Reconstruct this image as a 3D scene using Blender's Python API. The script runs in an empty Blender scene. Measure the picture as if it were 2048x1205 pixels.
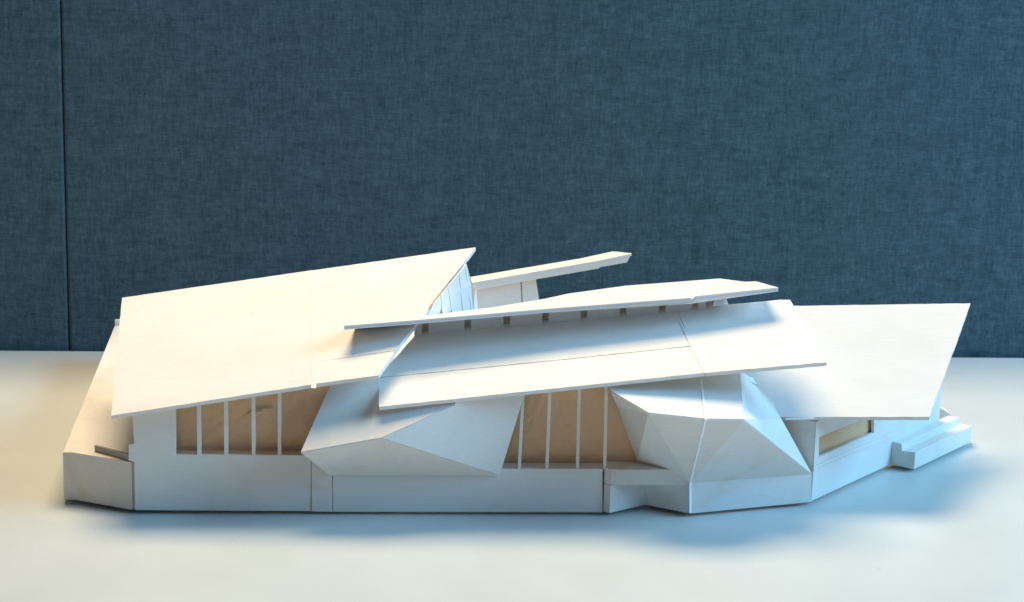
import bpy, bmesh, math, random
from mathutils import Vector, Matrix
from mathutils.geometry import tessellate_polygon

S = bpy.context.scene
COL = S.collection
random.seed(4)

# ------------------------------------------------------------------ camera
F = 4200.0                       # focal length in photo pixels (photo 2048 wide)
PITCH, ROLL, YAW, DIST = math.radians(13.9), math.radians(1.55), math.radians(-4.3), 1.5
ROT = (Matrix.Rotation(YAW, 3, 'Z') @ Matrix.Rotation(math.pi/2 - PITCH, 3, 'X') @ Matrix.Rotation(ROLL, 3, 'Z'))

def ray(x, y):
    return ROT @ Vector(((x-1024)/F, -(y-602.5)/F, -1.0))
_d = ray(1024, 1023)
CAM = Vector((0, 0, .003)) - _d*(DIST/math.hypot(_d.x, _d.y))

cd = bpy.data.cameras.new('camera')
cam = bpy.data.objects.new('camera', cd)
COL.objects.link(cam)
cam.matrix_world = Matrix.Translation(CAM) @ ROT.to_4x4()
cd.sensor_width = 36
cd.lens = 36*F/2048
cd.clip_start = .02
cd.clip_end = 60
cd.dof.use_dof = True
cd.dof.focus_distance = 1.60
cd.dof.aperture_fstop = 18
S.camera = cam

# ------------------------------------------------------------------ light
w = bpy.data.worlds.new('World'); S.world = w; w.use_nodes = True
bg = w.node_tree.nodes['Background']
# dim room round the table: bluish on the window side, warm on the far side
_t = w.node_tree
_tc = _t.nodes.new('ShaderNodeTexCoord'); _sx = _t.nodes.new('ShaderNodeSeparateXYZ')
_mr = _t.nodes.new('ShaderNodeMapRange'); _mr.inputs['From Min'].default_value = -.8; _mr.inputs['From Max'].default_value = .7
_rp = _t.nodes.new('ShaderNodeValToRGB')
_rp.color_ramp.elements[0].color = (.62, .44, .27, 1); _rp.color_ramp.elements[1].color = (.20, .55, .95, 1)
_t.links.new(_tc.outputs['Generated'], _sx.inputs[0]); _t.links.new(_sx.outputs['X'], _mr.inputs['Value'])
_t.links.new(_mr.outputs[0], _rp.inputs[0]); _t.links.new(_rp.outputs[0], bg.inputs[0])
bg.inputs[1].default_value = .19

def area(name, loc, target, sx, sy, power, col):
    l = bpy.data.lights.new(name, 'AREA'); l.shape = 'RECTANGLE'
    l.size, l.size_y, l.energy, l.color = sx, sy, power, col
    o = bpy.data.objects.new(name, l); COL.objects.link(o)
    o.location = loc
    o.rotation_euler = (Vector(target)-Vector(loc)).to_track_quat('-Z', 'Y').to_euler()
    return o
area('ceiling_lamp', (-.12, .66, 1.98), (0, .1, 0), 1.15, .90, 58, (1, .78, .50))
area('window_light', (2.2, -.44, 1.38), (0, .1, .05), 1.4, 1.3, 84, (.28, .63, 1))

S.view_settings.view_transform = 'Standard'
S.view_settings.look = 'None'
S.view_settings.exposure = 0
S.view_settings.gamma = 1
S.view_settings.use_curve_mapping = False
S.render.engine = 'CYCLES'

# ------------------------------------------------------------------ geometry helpers
def onY(x, y, Y):
    d = ray(x, y); return CAM + d*((Y-CAM.y)/d.y)
def onZ(x, y, Z):
    d = ray(x, y); return CAM + d*((Z-CAM.z)/d.z)
def onP(x, y, pl):
    p0, n = pl; d = ray(x, y); return CAM + d*((p0-CAM).dot(n)/d.dot(n))
def plane(a, b, c):
    n = (b-a).cross(c-a).normalized()
    if n.dot(CAM-a) < 0: n.negate()
    return (a, n)

def link(name, bm, mat, parent=None, bevel=0, smooth=False):
    me = bpy.data.meshes.new(name)
    bmesh.ops.remove_doubles(bm, verts=bm.verts, dist=1e-6)
    bmesh.ops.recalc_face_normals(bm, faces=bm.faces)
    bm.to_mesh(me); bm.free()
    me.materials.append(mat)
    if smooth:
        for p in me.polygons: p.use_smooth = True
    o = bpy.data.objects.new(name, me); COL.objects.link(o)
    if parent: o.parent = parent
    if bevel:
        m = o.modifiers.new('bevel', 'BEVEL'); m.width = bevel; m.segments = 2
        m.limit_method = 'ANGLE'; m.angle_limit = math.radians(35)
    return o

def plate(bm, outer, t, holes=(), n=None):
    """a board: outline (and holes) in 3D, thickness t backwards along its normal (or along vector n)"""
    if n is None:
        nn = Vector((0, 0, 0))
        for i in range(len(outer)):
            a, b = outer[i], outer[(i+1) % len(outer)]
            nn += a.cross(b)
        nn.normalize()
        if nn.dot(CAM - outer[0]) < 0: nn.negate()
        off = -nn*t
    else:
        off = n*t
    loops = [list(outer)] + [list(h) for h in holes]
    pts = [p for l in loops for p in l]
    fv = [bm.verts.new(p) for p in pts]
    bv = [bm.verts.new(p+off) for p in pts]
    if holes:
        for tri in tessellate_polygon(loops):
            bm.faces.new([fv[i] for i in tri]); bm.faces.new([bv[i] for i in reversed(tri)])
    else:
        bm.faces.new(fv); bm.faces.new(list(reversed(bv)))
    k = 0
    for l in loops:
        m = len(l)
        for i in range(m):
            j = (i+1) % m
            bm.faces.new((fv[k+i], fv[k+j], bv[k+j], bv[k+i]))
        k += m
    return bm

def prism(bm, foot, z0, z1):
    lo = [bm.verts.new((x, y, z0)) for x, y in foot]
    hi = [bm.verts.new((x, y, z1)) for x, y in foot]
    bm.faces.new(hi); bm.faces.new(list(reversed(lo)))
    m = len(foot)
    for i in range(m):
        j = (i+1) % m; bm.faces.new((lo[i], lo[j], hi[j], hi[i]))
    return bm
def box(bm, x0, x1, y0, y1, z0, z1):
    return prism(bm, [(x0, y0), (x1, y0), (x1, y1), (x0, y1)], z0, z1)

# ------------------------------------------------------------------ materials
def mat(name):
    m = bpy.data.materials.new(name); m.use_nodes = True
    nt = m.node_tree; return m, nt, nt.nodes['Principled BSDF']

def board_mat(name, c0, c1, grain=(60, 900, 900), rough=.62, bump=.10, fine=2300, stain=.0):
    m, nt, b = mat(name); N = nt.nodes; L = nt.links
    tc = N.new('ShaderNodeTexCoord')
    mp = N.new('ShaderNodeMapping'); mp.inputs['Scale'].default_value = grain
    L.new(tc.outputs['Object'], mp.inputs[0])
    n1 = N.new('ShaderNodeTexNoise'); n1.inputs['Scale'].default_value = 1; n1.inputs['Detail'].default_value = 5
    L.new(mp.outputs[0], n1.inputs['Vector'])
    n2 = N.new('ShaderNodeTexNoise'); n2.inputs['Scale'].default_value = 14; n2.inputs['Detail'].default_value = 6
    L.new(tc.outputs['Object'], n2.inputs['Vector'])
    n3 = N.new('ShaderNodeTexNoise'); n3.inputs['Scale'].default_value = fine; n3.inputs['Detail'].default_value = 1
    L.new(tc.outputs['Object'], n3.inputs['Vector'])
    a = N.new('ShaderNodeMath'); a.operation = 'MULTIPLY_ADD'; a.inputs[1].default_value = .22
    L.new(n1.outputs['Fac'], a.inputs[0])
    a2 = N.new('ShaderNodeMath'); a2.operation = 'MULTIPLY'; a2.inputs[1].default_value = .35
    L.new(n2.outputs['Fac'], a2.inputs[0]); L.new(a2.outputs[0], a.inputs[2])
    a3 = N.new('ShaderNodeMath'); a3.operation = 'MULTIPLY_ADD'; a3.inputs[1].default_value = .55
    L.new(n3.outputs['Fac'], a3.inputs[0]); L.new(a.outputs[0], a3.inputs[2])
    r = N.new('ShaderNodeValToRGB'); e = r.color_ramp.elements
    e[0].position = .32; e[0].color = (*c0, 1); e[1].position = .78; e[1].color = (*c1, 1)
    L.new(a3.outputs[0], r.inputs[0])
    if stain:                                   # yellowed glue marks and handling smudges
        n4 = N.new('ShaderNodeTexNoise'); n4.inputs['Scale'].default_value = 19; n4.inputs['Detail'].default_value = 7
        n4.inputs['Distortion'].default_value = 1.2
        L.new(tc.outputs['Object'], n4.inputs['Vector'])
        r4 = N.new('ShaderNodeValToRGB'); r4.color_ramp.elements[0].position = .57; r4.color_ramp.elements[1].position = .74
        L.new(n4.outputs['Fac'], r4.inputs[0])
        mk = N.new('ShaderNodeMath'); mk.operation = 'MULTIPLY'; mk.inputs[1].default_value = stain
        L.new(r4.outputs[0], mk.inputs[0])
        mx = N.new('ShaderNodeMix'); mx.data_type = 'RGBA'; mx.inputs['B'].default_value = (.62, .54, .40, 1)
        L.new(mk.outputs[0], mx.inputs['Factor']); L.new(r.outputs[0], mx.inputs['A'])
        L.new(mx.outputs['Result'], b.inputs['Base Color'])
    else:
        L.new(r.outputs[0], b.inputs['Base Color'])
    b.inputs['Roughness'].default_value = rough
    b.inputs['Specular IOR Level'].default_value = .3
    bp = N.new('ShaderNodeBump'); bp.inputs['Strength'].default_value = bump; bp.inputs['Distance'].default_value = .0004
    L.new(a3.outputs[0], bp.inputs['Height']); L.new(bp.outputs[0], b.inputs['Normal'])
    return m
CARD = board_mat('white_card', (.65, .64, .615), (.86, .85, .82), stain=.35)
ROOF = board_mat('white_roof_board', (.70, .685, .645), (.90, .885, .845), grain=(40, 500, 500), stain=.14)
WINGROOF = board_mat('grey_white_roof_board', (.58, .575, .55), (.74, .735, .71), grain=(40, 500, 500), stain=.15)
WOOD = board_mat('painted_basswood', (.66, .665, .66), (.84, .84, .83), grain=(18, 1500, 1500), bump=.25)
SLOT = board_mat('slot_glow_card', (.52, .40, .30), (.70, .56, .43))  # warm light inside the clerestory slots, painted as a tan base colour
PLY = board_mat('bare_board_edge', (.55, .50, .44), (.80, .75, .68), grain=(12, 2200, 2200), bump=.3)
TAN_GLOW = board_mat('tan_glow_paper', (.66, .42, .245), (.88, .60, .39), grain=(70, 70, 70), bump=.25, rough=.8)  # warm light glowing through the window paper, painted as tan; crumbs share it
TABLE = board_mat('white_laminate', (.50, .535, .52), (.645, .685, .665), grain=(500, 500, 500), rough=.38, bump=.05)
TAPE = board_mat('white_tape', (.80, .82, .84), (.90, .91, .92), rough=.4)
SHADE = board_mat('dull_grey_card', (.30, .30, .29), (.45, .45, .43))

def fabric():
    m, nt, b = mat('navy_woven_fabric'); N = nt.nodes; L = nt.links
    tc = N.new('ShaderNodeTexCoord')
    def noise(scale, det=3, rough=.6):
        mp = N.new('ShaderNodeMapping'); mp.inputs['Scale'].default_value = scale
        L.new(tc.outputs['Object'], mp.inputs[0])
        n = N.new('ShaderNodeTexNoise'); n.inputs['Scale'].default_value = 1
        n.inputs['Detail'].default_value = det; n.inputs['Roughness'].default_value = rough
        L.new(mp.outputs[0], n.inputs['Vector']); return n.outputs['Fac']
    def ma(op, a, b_):
        n = N.new('ShaderNodeMath'); n.operation = op
        for i, v in enumerate((a, b_)):
            if isinstance(v, (int, float)): n.inputs[i].default_value = v
            else: L.new(v, n.inputs[i])
        return n.outputs[0]
    h = noise((120, 1, 700)); v = noise((700, 1, 120)); f = noise((1500, 1, 1500), 1)
    md = noise((90, 1, 90), 4); h2 = noise((40, 1, 240), 3); v2 = noise((240, 1, 40), 3)
    s = ma('ADD', ma('MULTIPLY', h, .30), ma('MULTIPLY', v, .30))
    s = ma('ADD', s, ma('MULTIPLY', f, .26))
    s = ma('ADD', s, ma('MULTIPLY', md, .18))
    s = ma('ADD', s, ma('MULTIPLY', h2, .18)); s = ma('ADD', s, ma('MULTIPLY', v2, .18))
    r = N.new('ShaderNodeValToRGB'); e = r.color_ramp.elements
    e[0].position = .50; e[0].color = (.024, .049, .059, 1)
    e[1].position = .95; e[1].color = (.124, .194, .228, 1)
    L.new(s, r.inputs[0]); L.new(r.outputs[0], b.inputs['Base Color'])
    b.inputs['Roughness'].default_value = .95
    b.inputs['Specular IOR Level'].default_value = .1
    bp = N.new('ShaderNodeBump'); bp.inputs['Strength'].default_value = .5; bp.inputs['Distance'].default_value = .0006
    L.new(s, bp.inputs['Height']); L.new(bp.outputs[0], b.inputs['Normal'])
    return m
FABRIC = fabric()

# ------------------------------------------------------------------ setting
bm = bmesh.new(); box(bm, -1.25, 1.35, -.95, .4585, -.026, 0)
table = link('table', bm, TABLE, bevel=.002)
table['label'] = 'white laminate table top carrying the model'
table['category'] = 'table'

part_root = bpy.data.objects.new('partition', None); COL.objects.link(part_root)
part_root.location = (0, .48, -.5)
part_root['label'] = 'dark blue fabric covered partition with one vertical seam behind the table'
part_root['category'] = 'partition'
sx = onY(130, 350, .465).x
TOPZ = .38
def panel(x0, x1):
    bm = bmesh.new(); box(bm, x0, x1, .463, .50, -.5, TOPZ)
    o = link('fabric_panel', bm, FABRIC, bevel=.0025)
    o.parent = part_root; o.matrix_parent_inverse = Matrix.Translation(part_root.location).inverted()
    return o
panel(-1.35, sx-.0003); panel(sx+.0003, 1.45)

# ------------------------------------------------------------------ the model
M = bpy.data.objects.new('architectural_model', None); COL.objects.link(M)
M['label'] = 'white handmade card model of an angular low building with slanting roof boards'
M['category'] = 'architectural model'

def P(*a): return [onY(x, y, Y) for x, y, Y in a]
def rough_cut(pts, amp=.00022, step=.006):
    out = []; nn = Vector((0, 0, 0))
    for i in range(len(pts)): nn += pts[i].cross(pts[(i+1) % len(pts)])
    nn.normalize()
    for i in range(len(pts)):
        a, b = pts[i], pts[(i+1) % len(pts)]; k = max(1, int((b-a).length/step)); side = (b-a).cross(nn).normalized()
        out.append(a)
        for j in range(1, k): out.append(a.lerp(b, j/k)+side*random.uniform(-amp, amp))
    return out
def board(name, pts, t, m, bevel=.0003, n=None, holes=(), label=None, parent=M):
    if name == 'roof_board': pts = rough_cut(pts); bevel = 0
    bm = bmesh.new(); plate(bm, pts, t, holes, n)
    o = link(name, bm, m, parent, bevel)
    if label: o['label'] = label
    return o
T = .003
BACK = Vector((0, 1, 0))

# -- base (sits 3 mm up on a smaller recessed base sheet)
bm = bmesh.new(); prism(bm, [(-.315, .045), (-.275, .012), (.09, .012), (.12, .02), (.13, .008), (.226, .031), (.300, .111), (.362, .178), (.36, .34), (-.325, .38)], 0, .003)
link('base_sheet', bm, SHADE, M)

# -- deck at the left
dk = [(-.337, .024), (-.3297, .024), (-.2835, .0012), (-.2835, .0035), (-.262, .0035), (-.262, .402), (-.341, .402)]
bm = bmesh.new(); prism(bm, dk, .003, .0405)
deck = link('deck', bm, CARD, M, .0003)
bm = bmesh.new(); box(bm, -.341, -.30, .400, .404, .0410, .0455)
link('deck_upstand', bm, CARD, deck, .0003)
a = onZ(189, 903, .0408); b = onZ(262, 923, .0408); dv = (b-a).normalized(); nv = Vector((-dv.y, dv.x, 0))
bm = bmesh.new(); prism(bm, [(p.x, p.y) for p in (a, b, b+nv*.0025, a+nv*.0025)], .0408, .0455)
o = link('deck_kerb', bm, SHADE, deck, .0002)
o['label'] = 'thin grey strip standing on the deck edge'

# -- front wall (left length with the first window strip)
xl = -.2832
def W(x, y, Y=0.0): return onY(x, y, Y)
def topA(x):   # underside of the left eave in photo pixels
    return 834 + (756-834)*(x-222)/(757-222) + 2
outer = [W(270, 1021), W(622, 1023), W(622, 911), W(352, 910), W(352, topA(352)-6), W(264, topA(264)-6),
         W(268, 888), W(257, 889), W(257, 922), W(268, 924)]
for p in outer: p.y = 0
front = board('front_wall', outer, T, CARD, n=BACK)
outer = [W(623.2, 1023), W(664, 1024), W(664, 951), W(657, 950), W(623.2, 911)]
outer = [Vector((p.x, -.0006, p.z)) for p in [W(622.9, 1023), W(664.4, 1024), W(664.4, 948), W(664.4, 911), W(622.9, 911)]]
board('front_wall', outer, T, CARD, n=BACK)
outer = [Vector((p.x, -.0004, p.z)) for p in [W(665.6, 1024), W(1205, 1025), W(1205, 938), W(665.6, 938)]]
board('front_wall', outer, T, WOOD, n=BACK)
# strip of timber core seen in the open joint
bm = bmesh.new(); box(bm, W(660, 1000).x, W(672, 1000).x, .0028, .005, .003, .036)
link('joint_strip', bm, CARD, M)

# window mullions, left strip
for x in (398, 452, 507, 559):
    t_ = topA(x)-8
    a, b = W(x-3.6, 911), W(x+3.6, t_)
    bm = bmesh.new(); box(bm, a.x, b.x, .0002, .0028, a.z, b.z)
    link('mullion', bm, CARD, M, .0002)
# right strip (mullions lean slightly)
for (x0, y0, x1, y1) in ((1046, 792, 1038.5, 938), (1100, 778, 1094, 938), (1159, 772, 1155, 938), (1213, 765, 1209.5, 938)):
    pts = [W(x0-3.2, y0, .0005), W(x0+3.2, y0, .0005), W(x1+3.2, y1, .0005), W(x1-3.2, y1, .0005)]
    board('mullion', pts, .0022, CARD, .0002, n=BACK)

# backing behind both window strips, warm glow painted in: slightly crumpled paper
def backing(x0, x1, ybot, ytop0, ytop1, Y, seed, xt=None):
    rnd = random.Random(seed); nx, nz = 26, 10; bm = bmesh.new(); g = []
    A, B = W(x0, ybot, Y), W(x1, ybot, Y); XT = W(xt or x1, ytop1, Y).x; zt0, zt1 = W(x0, ytop0, Y).z, W(x1, ytop1, Y).z
    for i in range(nx+1):
        u = i/nx; col = []
        for j in range(nz+1):
            v = j/nz; zb = A.z*(1-u)+B.z*u; zt = zt0*(1-u)+zt1*u
            d = rnd.uniform(-.0006, .0006) if 0 < j < nz else 0
            col.append(bm.verts.new((A.x*(1-u)+(B.x*(1-v)+XT*v)*u, Y+d, zb*(1-v)+zt*v)))
        g.append(col)
    for i in range(nx):
        for j in range(nz):
            bm.faces.new((g[i][j], g[i+1][j], g[i+1][j+1], g[i][j+1]))
    o = link('window_backing', bm, TAN_GLOW, M)
    s = o.modifiers.new('solid', 'SOLIDIFY'); s.thickness = .0005; s.offset = 1
    return o
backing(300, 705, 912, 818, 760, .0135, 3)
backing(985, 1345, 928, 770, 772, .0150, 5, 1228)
# sill boards behind the walls
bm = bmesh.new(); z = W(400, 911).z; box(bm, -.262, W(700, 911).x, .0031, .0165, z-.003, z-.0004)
link('sill_board', bm, TAN_GLOW, M)
bm = bmesh.new(); z = W(1100, 938).z; box(bm, W(980, 938).x, .134, .0026, .0165, z-.003, z-.0003)
link('sill_board', bm, CARD, M)
# fallen paper scrap behind the left windows
pts = P((490, 832, .0125), (505, 822, .011), (528, 817, .0095), (552, 820, .0105), (545, 825, .0085), (520, 829, .009), (503, 838, .0125))
bm = bmesh.new(); vs = [bm.verts.new(p) for p in pts]
c = bm.verts.new(onY(522, 823, .0075))
for i in range(len(vs)): bm.faces.new((c, vs[i], vs[(i+1) % len(vs)]))
o = link('torn_flap', bm, TAN_GLOW, M)
s = o.modifiers.new('solid', 'SOLIDIFY'); s.thickness = .0004

# -- entrance block with V-shaped niche below a band
A0, A1, A2, A3 = (.0692, -.0004), (.0735, -.0042), (.1030, .0150), (.1338, -.0042)
bm = bmesh.new(); prism(bm, [A0, A1, A2, A3, (.1338, .020), (.0692, .020)], .003, .0252)
ent = link('entrance_block', bm, CARD, M, .0003)
bm = bmesh.new(); prism(bm, [A0, A1, (.1338, -.0042), (.1338, .0155), (.0692, .0155)], .0256, .0378)
link('entrance_band', bm, CARD, ent, .0003)

# -- folded bay left of centre
a = onY(602, 905, -.032); b = onY(668, 756, .020); c = onY(764, 876, -.032); ct = onP(757.5, 812, plane(a, b, c)); h = onP(908, 811, plane(a, b, c))
d = onP(757, 750, plane(a, b, c)); d2 = onP(915, 797, plane(a, b, c))
f = onY(999, 950, -.0018); e = onP(1049, 786, plane(c, f, h));  g = onY(660, 950, -.0018);  a2 = onY(625, 790, .006)
def facet(name, tris, t=.0012, m=CARD):
    bm = bmesh.new(); cache = {}
    def V(p):
        k = tuple(round(q, 6) for q in p)
        if k not in cache: cache[k] = bm.verts.new(p)
        return cache[k]
    for tr in tris: bm.faces.new([V(p) for p in tr])
    o = link(name, bm, m, M)
    s = o.modifiers.new('solid', 'SOLIDIFY'); s.thickness = t; s.offset = 0
    return o
facet('folded_facet', [(a, c, ct, d, b), (c, h, ct), (ct, h, d2)])
d3 = onP(915, 797, plane(c, f, h))
facet('folded_facet', [(a, g, c), (g, f, c)])
facet('folded_facet', [(c, f, e, d3, h)])

# -- folded entrance bay right of centre
p3 = onY(1297, 827, -.043); p4 = onY(1411, 839, -.047); p6 = onY(1478, 744, .026)
CP = plane(p3, p4, p6); p5 = onP(1487, 840, CP); up = onP(1222, 783, CP); tip = onY(1235, 812, .0135)
p7 = onY(1380, 966, -.0046); q1 = onY(1276, 923, .0125); q2 = onY(1338, 938, -.0030)
p8 = onY(1622, 948, .0235); p34 = onP(1400, 752, CP); up2 = onP(1297, 766, CP)
b0 = onZ(1380, 1027, .003); b1 = onZ(1622, 1004, .003)
upb = onP(1219, 772, CP)
facet('folded_facet', [(up, p3, p4, p34, up2, upb), (p34, p4, p5, p6)])
facet('folded_facet', [(tip, q1, q2, p7, p3)])
facet('folded_facet', [(up, tip, p3)])
facet('folded_facet', [(p3, p7, p4)])
facet('folded_facet', [(p4, p7, p5)])
facet('folded_facet', [(p5, p7, p8), (p7, b0, b1, p8)])
# right-hand cheek, catching the window light
k1 = onY(1562, 840, .013); k2 = onY(1545, 808, .028); k3 = onY(1505, 768, .046); k4 = onY(1492, 750, .052)
facet('folded_facet', [(p6, p5, p8, k1, k2, k3, k4)])
pts = P((1492, 752, .050), (1505, 756, .050), (1515, 770, .044), (1503, 764, .044))
board('paper_tab', pts, .0006, TAPE, 0)
# tape along the central fold
def strip(pts, wd, off=.0008):
    """folded tape along a ridge: a low tent of two narrow faces"""
    bm = bmesh.new(); prev = None
    for (x, y, Y) in pts:
        d = ray(x, y).normalized()
        cur = [bm.verts.new(onY(x-wd, y, Y)-d*off), bm.verts.new(onY(x-.3*wd, y, Y)-d*(off+.0016)), bm.verts.new(onY(x+wd, y, Y)-d*off)]
        if prev:
            for q in (0, 1): bm.faces.new((prev[q], prev[q+1], cur[q+1], cur[q]))
        prev = cur
    o = link('tape_strip', bm, TAPE, M)
    s = o.modifiers.new('solid', 'SOLIDIFY'); s.thickness = .0002
    return o
strip([tuple([1402, 758, onP(1402, 758, CP).y]), (1411, 839, -.047), (1395.5, 903, -.0258), (1380, 966, -.0046), (1380, 1026, -.0046)], 3.2)

# -- right wing: wall running back at about 47 degrees
w0 = onZ(1623, 1003, .003); w1 = onZ(1780, 930, .003)
wd = Vector((w1.x-w0.x, w1.y-w0.y, 0)).normalized()
wn = Vector((wd.y, -wd.x, 0))                       # outward, towards front right
WPL = (w0, wn)
def Wp(x, y): return onP(x, y, WPL)
wend = Wp(1878, 846)
L = (wend-w0).dot(wd)
top = .0672
outer = [w0, Vector((wend.x, wend.y, .003)), Vector((wend.x, wend.y, .078)), Vector((w0.x, w0.y, top))]
hole = [Wp(1638, 914), Wp(1638, 875), Wp(1748, 829), Wp(1748, 866)]
board('wing_wall', outer, T, CARD, holes=[hole], n=-wn)
hb = [p-wn*.0045 for p in (Wp(1634, 930), Wp(1634, 862), Wp(1770, 810), Wp(1770, 870))]
board('window_backing', hb, .001, TAN_GLOW, n=-wn, label='backing sheet in the wing window, warm interior light painted in as tan')
for (y0, y1, h_) in ((942, 871, 1.2), (934, 862, .6)):
    a_, b_ = Wp(1627, y0), Wp(1790, y1)
    bm = bmesh.new(); plate(bm, [a_+wn*.0006, b_+wn*.0006, b_+wn*.0006+Vector((0, 0, h_*.0008)), a_+wn*.0006+Vector((0, 0, h_*.0008))], .0006, n=-wn)
    link('wall_ledge', bm, CARD, M)
# front return of the wing, above the cheek
r0 = Vector((w0.x-.0006, w0.y+.0006, .003)); r1 = Vector((w0.x-.040, w0.y+.010, .003))
up_ = Vector((0, 0, top-.003))
board('wing_wall', [r0, r0+up_, r1+up_+Vector((0, 0, .0045)), r1], T, CARD, n=BACK)
# stepped bench beside the wing
c0 = Wp(1781, 930); c0.z = .003
s0 = onZ(1828, 939.5, .003)
pe = plane(c0, s0, c0+Vector((0, 0, .05)))
prof = [c0, s0] + [onP(x, y, pe) for x, y in ((1830.5, 905), (1804, 902), (1803, 888), (1781, 883))]
board('stepped_bench', prof, .100, CARD, .0004, n=wd)
q0 = s0+wd*.1006-wn*.004
bm = bmesh.new(); prism(bm, [(q0.x, q0.y), (q0.x+.006*wd.x, q0.y+.006*wd.y), (q0.x+.006*wd.x-.02*wn.x, q0.y+.006*wd.y-.02*wn.y), (q0.x-.02*wn.x, q0.y-.02*wn.y)], .003, .015)
link('bench_end_block', bm, CARD, M, .0005)
# low sloping ramp behind the bench
e0 = Vector((wend.x, wend.y, 0))
rp = [onY(1874, 812, .205), onY(1900, 828, .205), onY(1944, 872, .205), onY(1944, 884, .205), onY(1874, 870, .205)]
board('side_ramp', rp, .012, CARD, n=BACK)
# gable below the right roof edge
# -- roofs
rA_TL = onY(244, 596, .17); rA_TR = onY(951, 495, .17); rA_BL = onY(222, 832, -.015)
PA = plane(rA_TL, rA_TR, rA_BL)
def A_(x, y, dz=0): p = onP(x, y, PA); return p+Vector((0, 0, dz))
f0, f1 = A_(620, 542), A_(623, 769)
fa = f0 + (f1-f0)*.002
board('roof_board', [A_(222, 832), A_(244, 596), A_(620.8, 541.4), A_(623, 769.4)], T, ROOF, label='large left roof board, plain cream white')
# right-hand board: upper sheet and a front strip separated by an opening score line
board('roof_board', [A_(624, 769), A_(757, 751), A_(790, 702.6), A_(645, 722.5), A_(624, 725)], T, ROOF, label='front strip of the pointed roof board below a score line')
board('roof_board', [A_(624, 724.8), A_(645, 722.3), A_(791, 700.8), A_(951, 495), A_(624, 541.5)], T, ROOF, label='pointed upper roof board rising to the highest tip')
# paper hinge over the roof joint
bm = bmesh.new(); pv = None
for i in range(11):
    u = i/10; y = 541.5+(777-541.5)*u; x = 621+2.5*u
    l, m_, r = A_(x-1, y, .00015), A_(x+3, y, .00015), A_(x+9, y, .00015)
    cur = [bm.verts.new(q) for q in (l, m_, r)]
    if pv:
        bm.faces.new((pv[0], pv[1], cur[1], cur[0])); bm.faces.new((pv[1], pv[2], cur[2], cur[1]))
    pv = cur
o = link('paper_hinge', bm, ROOF, M)
s = o.modifiers.new('solid', 'SOLIDIFY'); s.thickness = .0001

# lower front roof
rB_BL = onY(758, 813, -.0195); rB_TL = onY(836, 668, .080); rB_TR = onY(1580, 600, .080)
PB = plane(rB_BL, rB_TL, rB_TR)
def B_(x, y): return onP(x, y, PB)
board('roof_board', [B_(758, 814), B_(1409, 746), B_(1384, 693.5), B_(1100, 723), B_(790, 753.5), B_(757.5, 756)], T, ROOF, label='front strip of the lower roof below its long score line')
board('roof_board', [B_(757.5, 754.6), B_(790, 752.2), B_(1100, 721.6), B_(1383.5, 692), B_(1352, 615), B_(836, 664)], T, ROOF, label='upper strip of the lower roof, shaded by the canopy')
board('roof_board', [B_(1411, 746), B_(1653, 725), B_(1612, 655), B_(1580, 600), B_(1560, 600), B_(1530, 603), B_(1354, 618), B_(1385, 692)], T, ROOF, label='pointed right end board of the lower roof')
bm = bmesh.new()
q = [B_(1356, 636), B_(1359, 636), B_(1388, 700), B_(1412, 747), B_(1408.5, 747), B_(1384, 700)]
off = PB[1]*.0004
board('tape_strip', [p+off for p in q], .0003, TAPE, 0)

# clerestory wall with ribs between lower roof and canopy
def zB(X, Y):
    p0, n = PB; return p0.z - ((X-p0.x)*n.x + (Y-p0.y)*n.y)/n.z
xa, xb = onY(836, 660, .08).x, onY(1425, 620, .08).x
pts = [Vector((xa, .0795, zB(xa, .0795)-.0005)), Vector((xb, .0795, zB(xb, .0795)-.0005)), Vector((xb, .0795, zB(xb, .0795)+.009)), Vector((xa, .0795, zB(xa, .0795)+.011))]
for p in pts: p.y = .0835
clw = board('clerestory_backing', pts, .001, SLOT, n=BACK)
slots = [845, 930, 1008, 1085, 1162, 1240, 1318, 1384]
prev = onY(829, 650, .078).x
for x in slots:
    X0 = onY(x-1, 650, .078).x; X1 = onY(x+12, 650, .078).x
    pp = [Vector((q, .0785, zB(q, .0785)+dz)) for q, dz in ((prev, -.0004), (X0, -.0004), (X0, .0115), (prev, .0115))]
    board('clerestory_panel', pp, .0045, CARD, .0002, n=BACK, parent=clw)
    prev = X1
# bright end pieces at the right of the clerestory
board('clerestory_wall', P((1396, 606, .0770), (1412, 604, .0770), (1412, 622, .0770), (1396, 624, .0770)), .0015, CARD, n=BACK)
board('clerestory_end', P((1432, 596, .070), (1452, 594, .088), (1457, 611, .088), (1425, 613, .066)), .0012, CARD, n=BACK)

# canopy: two thin boards
kf = [(688, 652, .026), (840, 640, .032), (1100, 617.5, .041), (1383, 596, .046)]
kb = [(1383, 591, .072), (1250, 597, .074), (1100, 604.5, .074), (960, 618, .074), (846, 634.0, .074), (712, 650, .066)]
def lipplate(pts, n_front, t, m, label):
    """board whose top outline is given; three glued layers, the middle one a hair short"""
    bm = bmesh.new(); k = len(pts)
    cen = sum(pts, Vector())/k
    tri = tessellate_polygon([pts])
    for q in range(3):
        dz0, dz1 = -t*q/3, -t*(q+1)/3+.00002
        sh = Vector((0, .00035 if q == 1 else 0, 0))
        tv = [bm.verts.new(p+sh+Vector((0, 0, dz0))) for p in pts]; bv = [bm.verts.new(p+sh+Vector((0, 0, dz1))) for p in pts]
        for f_ in tri:
            bm.faces.new([tv[i] for i in f_]); bm.faces.new([bv[i] for i in reversed(f_)])
        for i in range(k):
            j = (i+1) % k; bm.faces.new((tv[i], tv[j], bv[j], bv[i]))
    o = link('canopy_board', bm, m, M)
    if label: o['label'] = label
    return o
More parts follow.
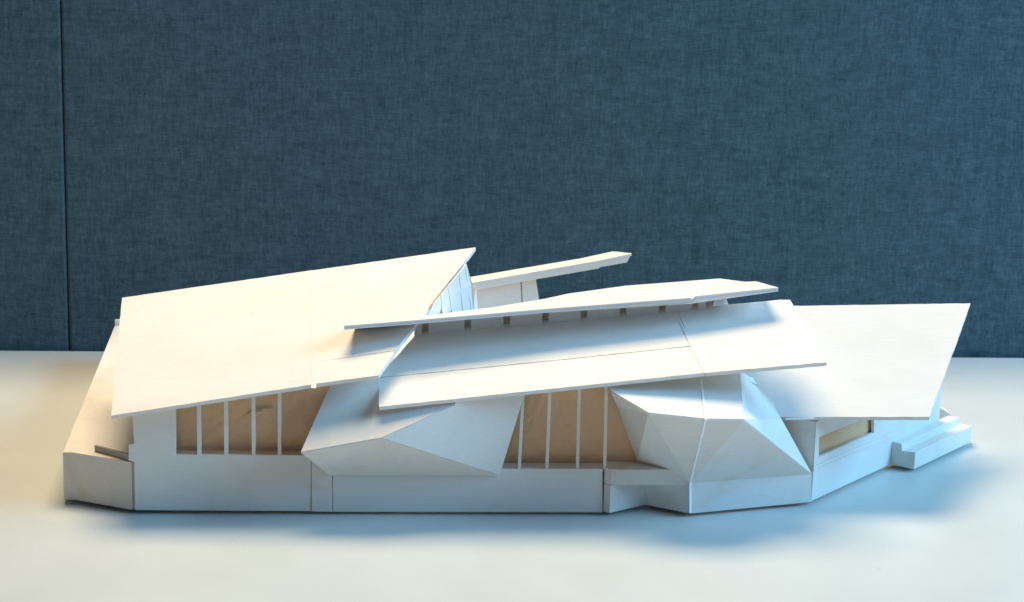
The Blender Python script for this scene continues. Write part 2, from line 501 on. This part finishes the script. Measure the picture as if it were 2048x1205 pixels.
lipplate(P(*kf)+P(*kb), 4, .0031, WOOD, 'long thin canopy board with layered front edge')
bk = P((846, 637.5, .0415), (985, 625, .0445), (1383, 600, .0472), (1390, 593, .0467), (1557, 575.5, .054), (1512, 563, .112), (1490, 564, .118), (1440, 557.5, .150), (1250, 572, .150), (1135, 588, .130), (1080, 600, .110), (985, 619.5, .106), (905, 630, .098), (858, 636, .085))
lipplate(bk, 5, .0031, WOOD, 'broad rear canopy board with clipped right corner')
# loose paper on the rear board
# wall under the pointed roof, right side, with fins
g0 = onY(932, 530, .150); 
gw = [onY(850, 640, .075), onY(866, 608, .080), onY(932, 528, .145), onY(944, 570, .145), onY(949, 640, .145)]
facet('gable_wall', [(gw[0], gw[1], gw[2], gw[3], gw[4])], t=.001)
gpl = plane(gw[1], gw[2], gw[4])
for (xt, yt, xb_, yb_, wd_) in ((884, 590, 889, 640, 4.5), (900, 573, 910, 640, 6), (919, 550, 928, 640, 2.5), (931, 537, 945, 640, 2)):
    q = [onP(xt-wd_, yt, gpl), onP(xt+wd_, yt, gpl), onP(xb_+wd_, yb_, gpl), onP(xb_-wd_, yb_, gpl)]
    n_ = gpl[1]
    board('gable_fin', [p+n_*.0010 for p in q], .0008, CARD, 0, n=-n_)

# far roof bar and the wall below
ft = P((944, 566, .270), (1200, 521, .270), (1263, 507.5, .270)); fb = P((1254, 525.5, .270), (1200, 535, .270), (1198, 537.5, .270), (952, 580, .270))
board('far_roof', ft+fb, .0035, ROOF, n=BACK)
tp = P((944, 566, .2705), (1200, 521, .2705), (1263, 507.5, .2705), (1235, 504, .285), (1225, 503.5, .292), (1160, 517.5, .300), (938, 555, .300))
bm = bmesh.new(); plate(bm, tp, .002)
link('far_roof', bm, ROOF, M)
board('far_wall', P((946, 574, .278), (1041, 558, .278), (1045, 640, .278), (946, 640, .278)), .003, CARD, n=BACK)
board('far_wall', P((1043, 558, .2785), (1071, 553, .2785), (1084, 640, .2785), (1047, 640, .2785)), .003, CARD, n=BACK)
board('far_wall', P((945, 570, .268), (952, 576, .262), (958, 640, .262), (940, 640, .25)), .002, CARD, n=BACK)

# right wing roof
cBL = onY(1565, 837, .018); cBR = onY(1859, 834, .018); cTR = onY(1941, 607, .170)
PC = plane(cBL, cBR, cTR)
def C_(x, y): return onP(x, y, PC)
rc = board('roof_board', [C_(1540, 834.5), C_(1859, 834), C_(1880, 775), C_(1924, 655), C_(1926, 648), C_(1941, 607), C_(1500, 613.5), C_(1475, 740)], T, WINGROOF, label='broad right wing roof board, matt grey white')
rf = [C_(1571, 838), C_(1628, 836), C_(1628, 838.5), C_(1571, 840.5)]
board('roof_trim', [p+PC[1]*.0006 for p in rf], .0006, CARD, 0)

# body of the building behind and below the roofs
bm = bmesh.new(); prism(bm, [(-.262, .030), (.115, .030), (.19, .055), (.30, .15), (.30, .33), (-.262, .33)], .0035, .045)
prism(bm, [(-.255, .12), (.0, .12), (.0, .33), (-.255, .33)], .0455, .078)
link('building_body', bm, CARD, M, .0005)

# crumbs on the table
for (x, y) in ((465, 1079), (1757, 1137), (60, 975), (1725, 1012)):
    p = onZ(x, y, 0); bm = bmesh.new()
    bmesh.ops.create_icosphere(bm, subdivisions=1, radius=.0007)
    for v in bm.verts:
        v.co *= random.uniform(.6, 1.3); v.co.z = abs(v.co.z)*.4
    o = link('crumb', bm, TAN_GLOW)
    o.location = (p.x, p.y, .0001)
    o['category'] = 'crumb'; o['group'] = 'crumbs on the table'
    o['label'] = {465: 'tiny brown crumb on the table in front of the left front wall', 1757: 'tiny crumb near the bottom right of the table top',
                  60: 'tiny crumb on the table left of the deck', 1725: 'tiny crumb on the table in front of the right wing'}[x]
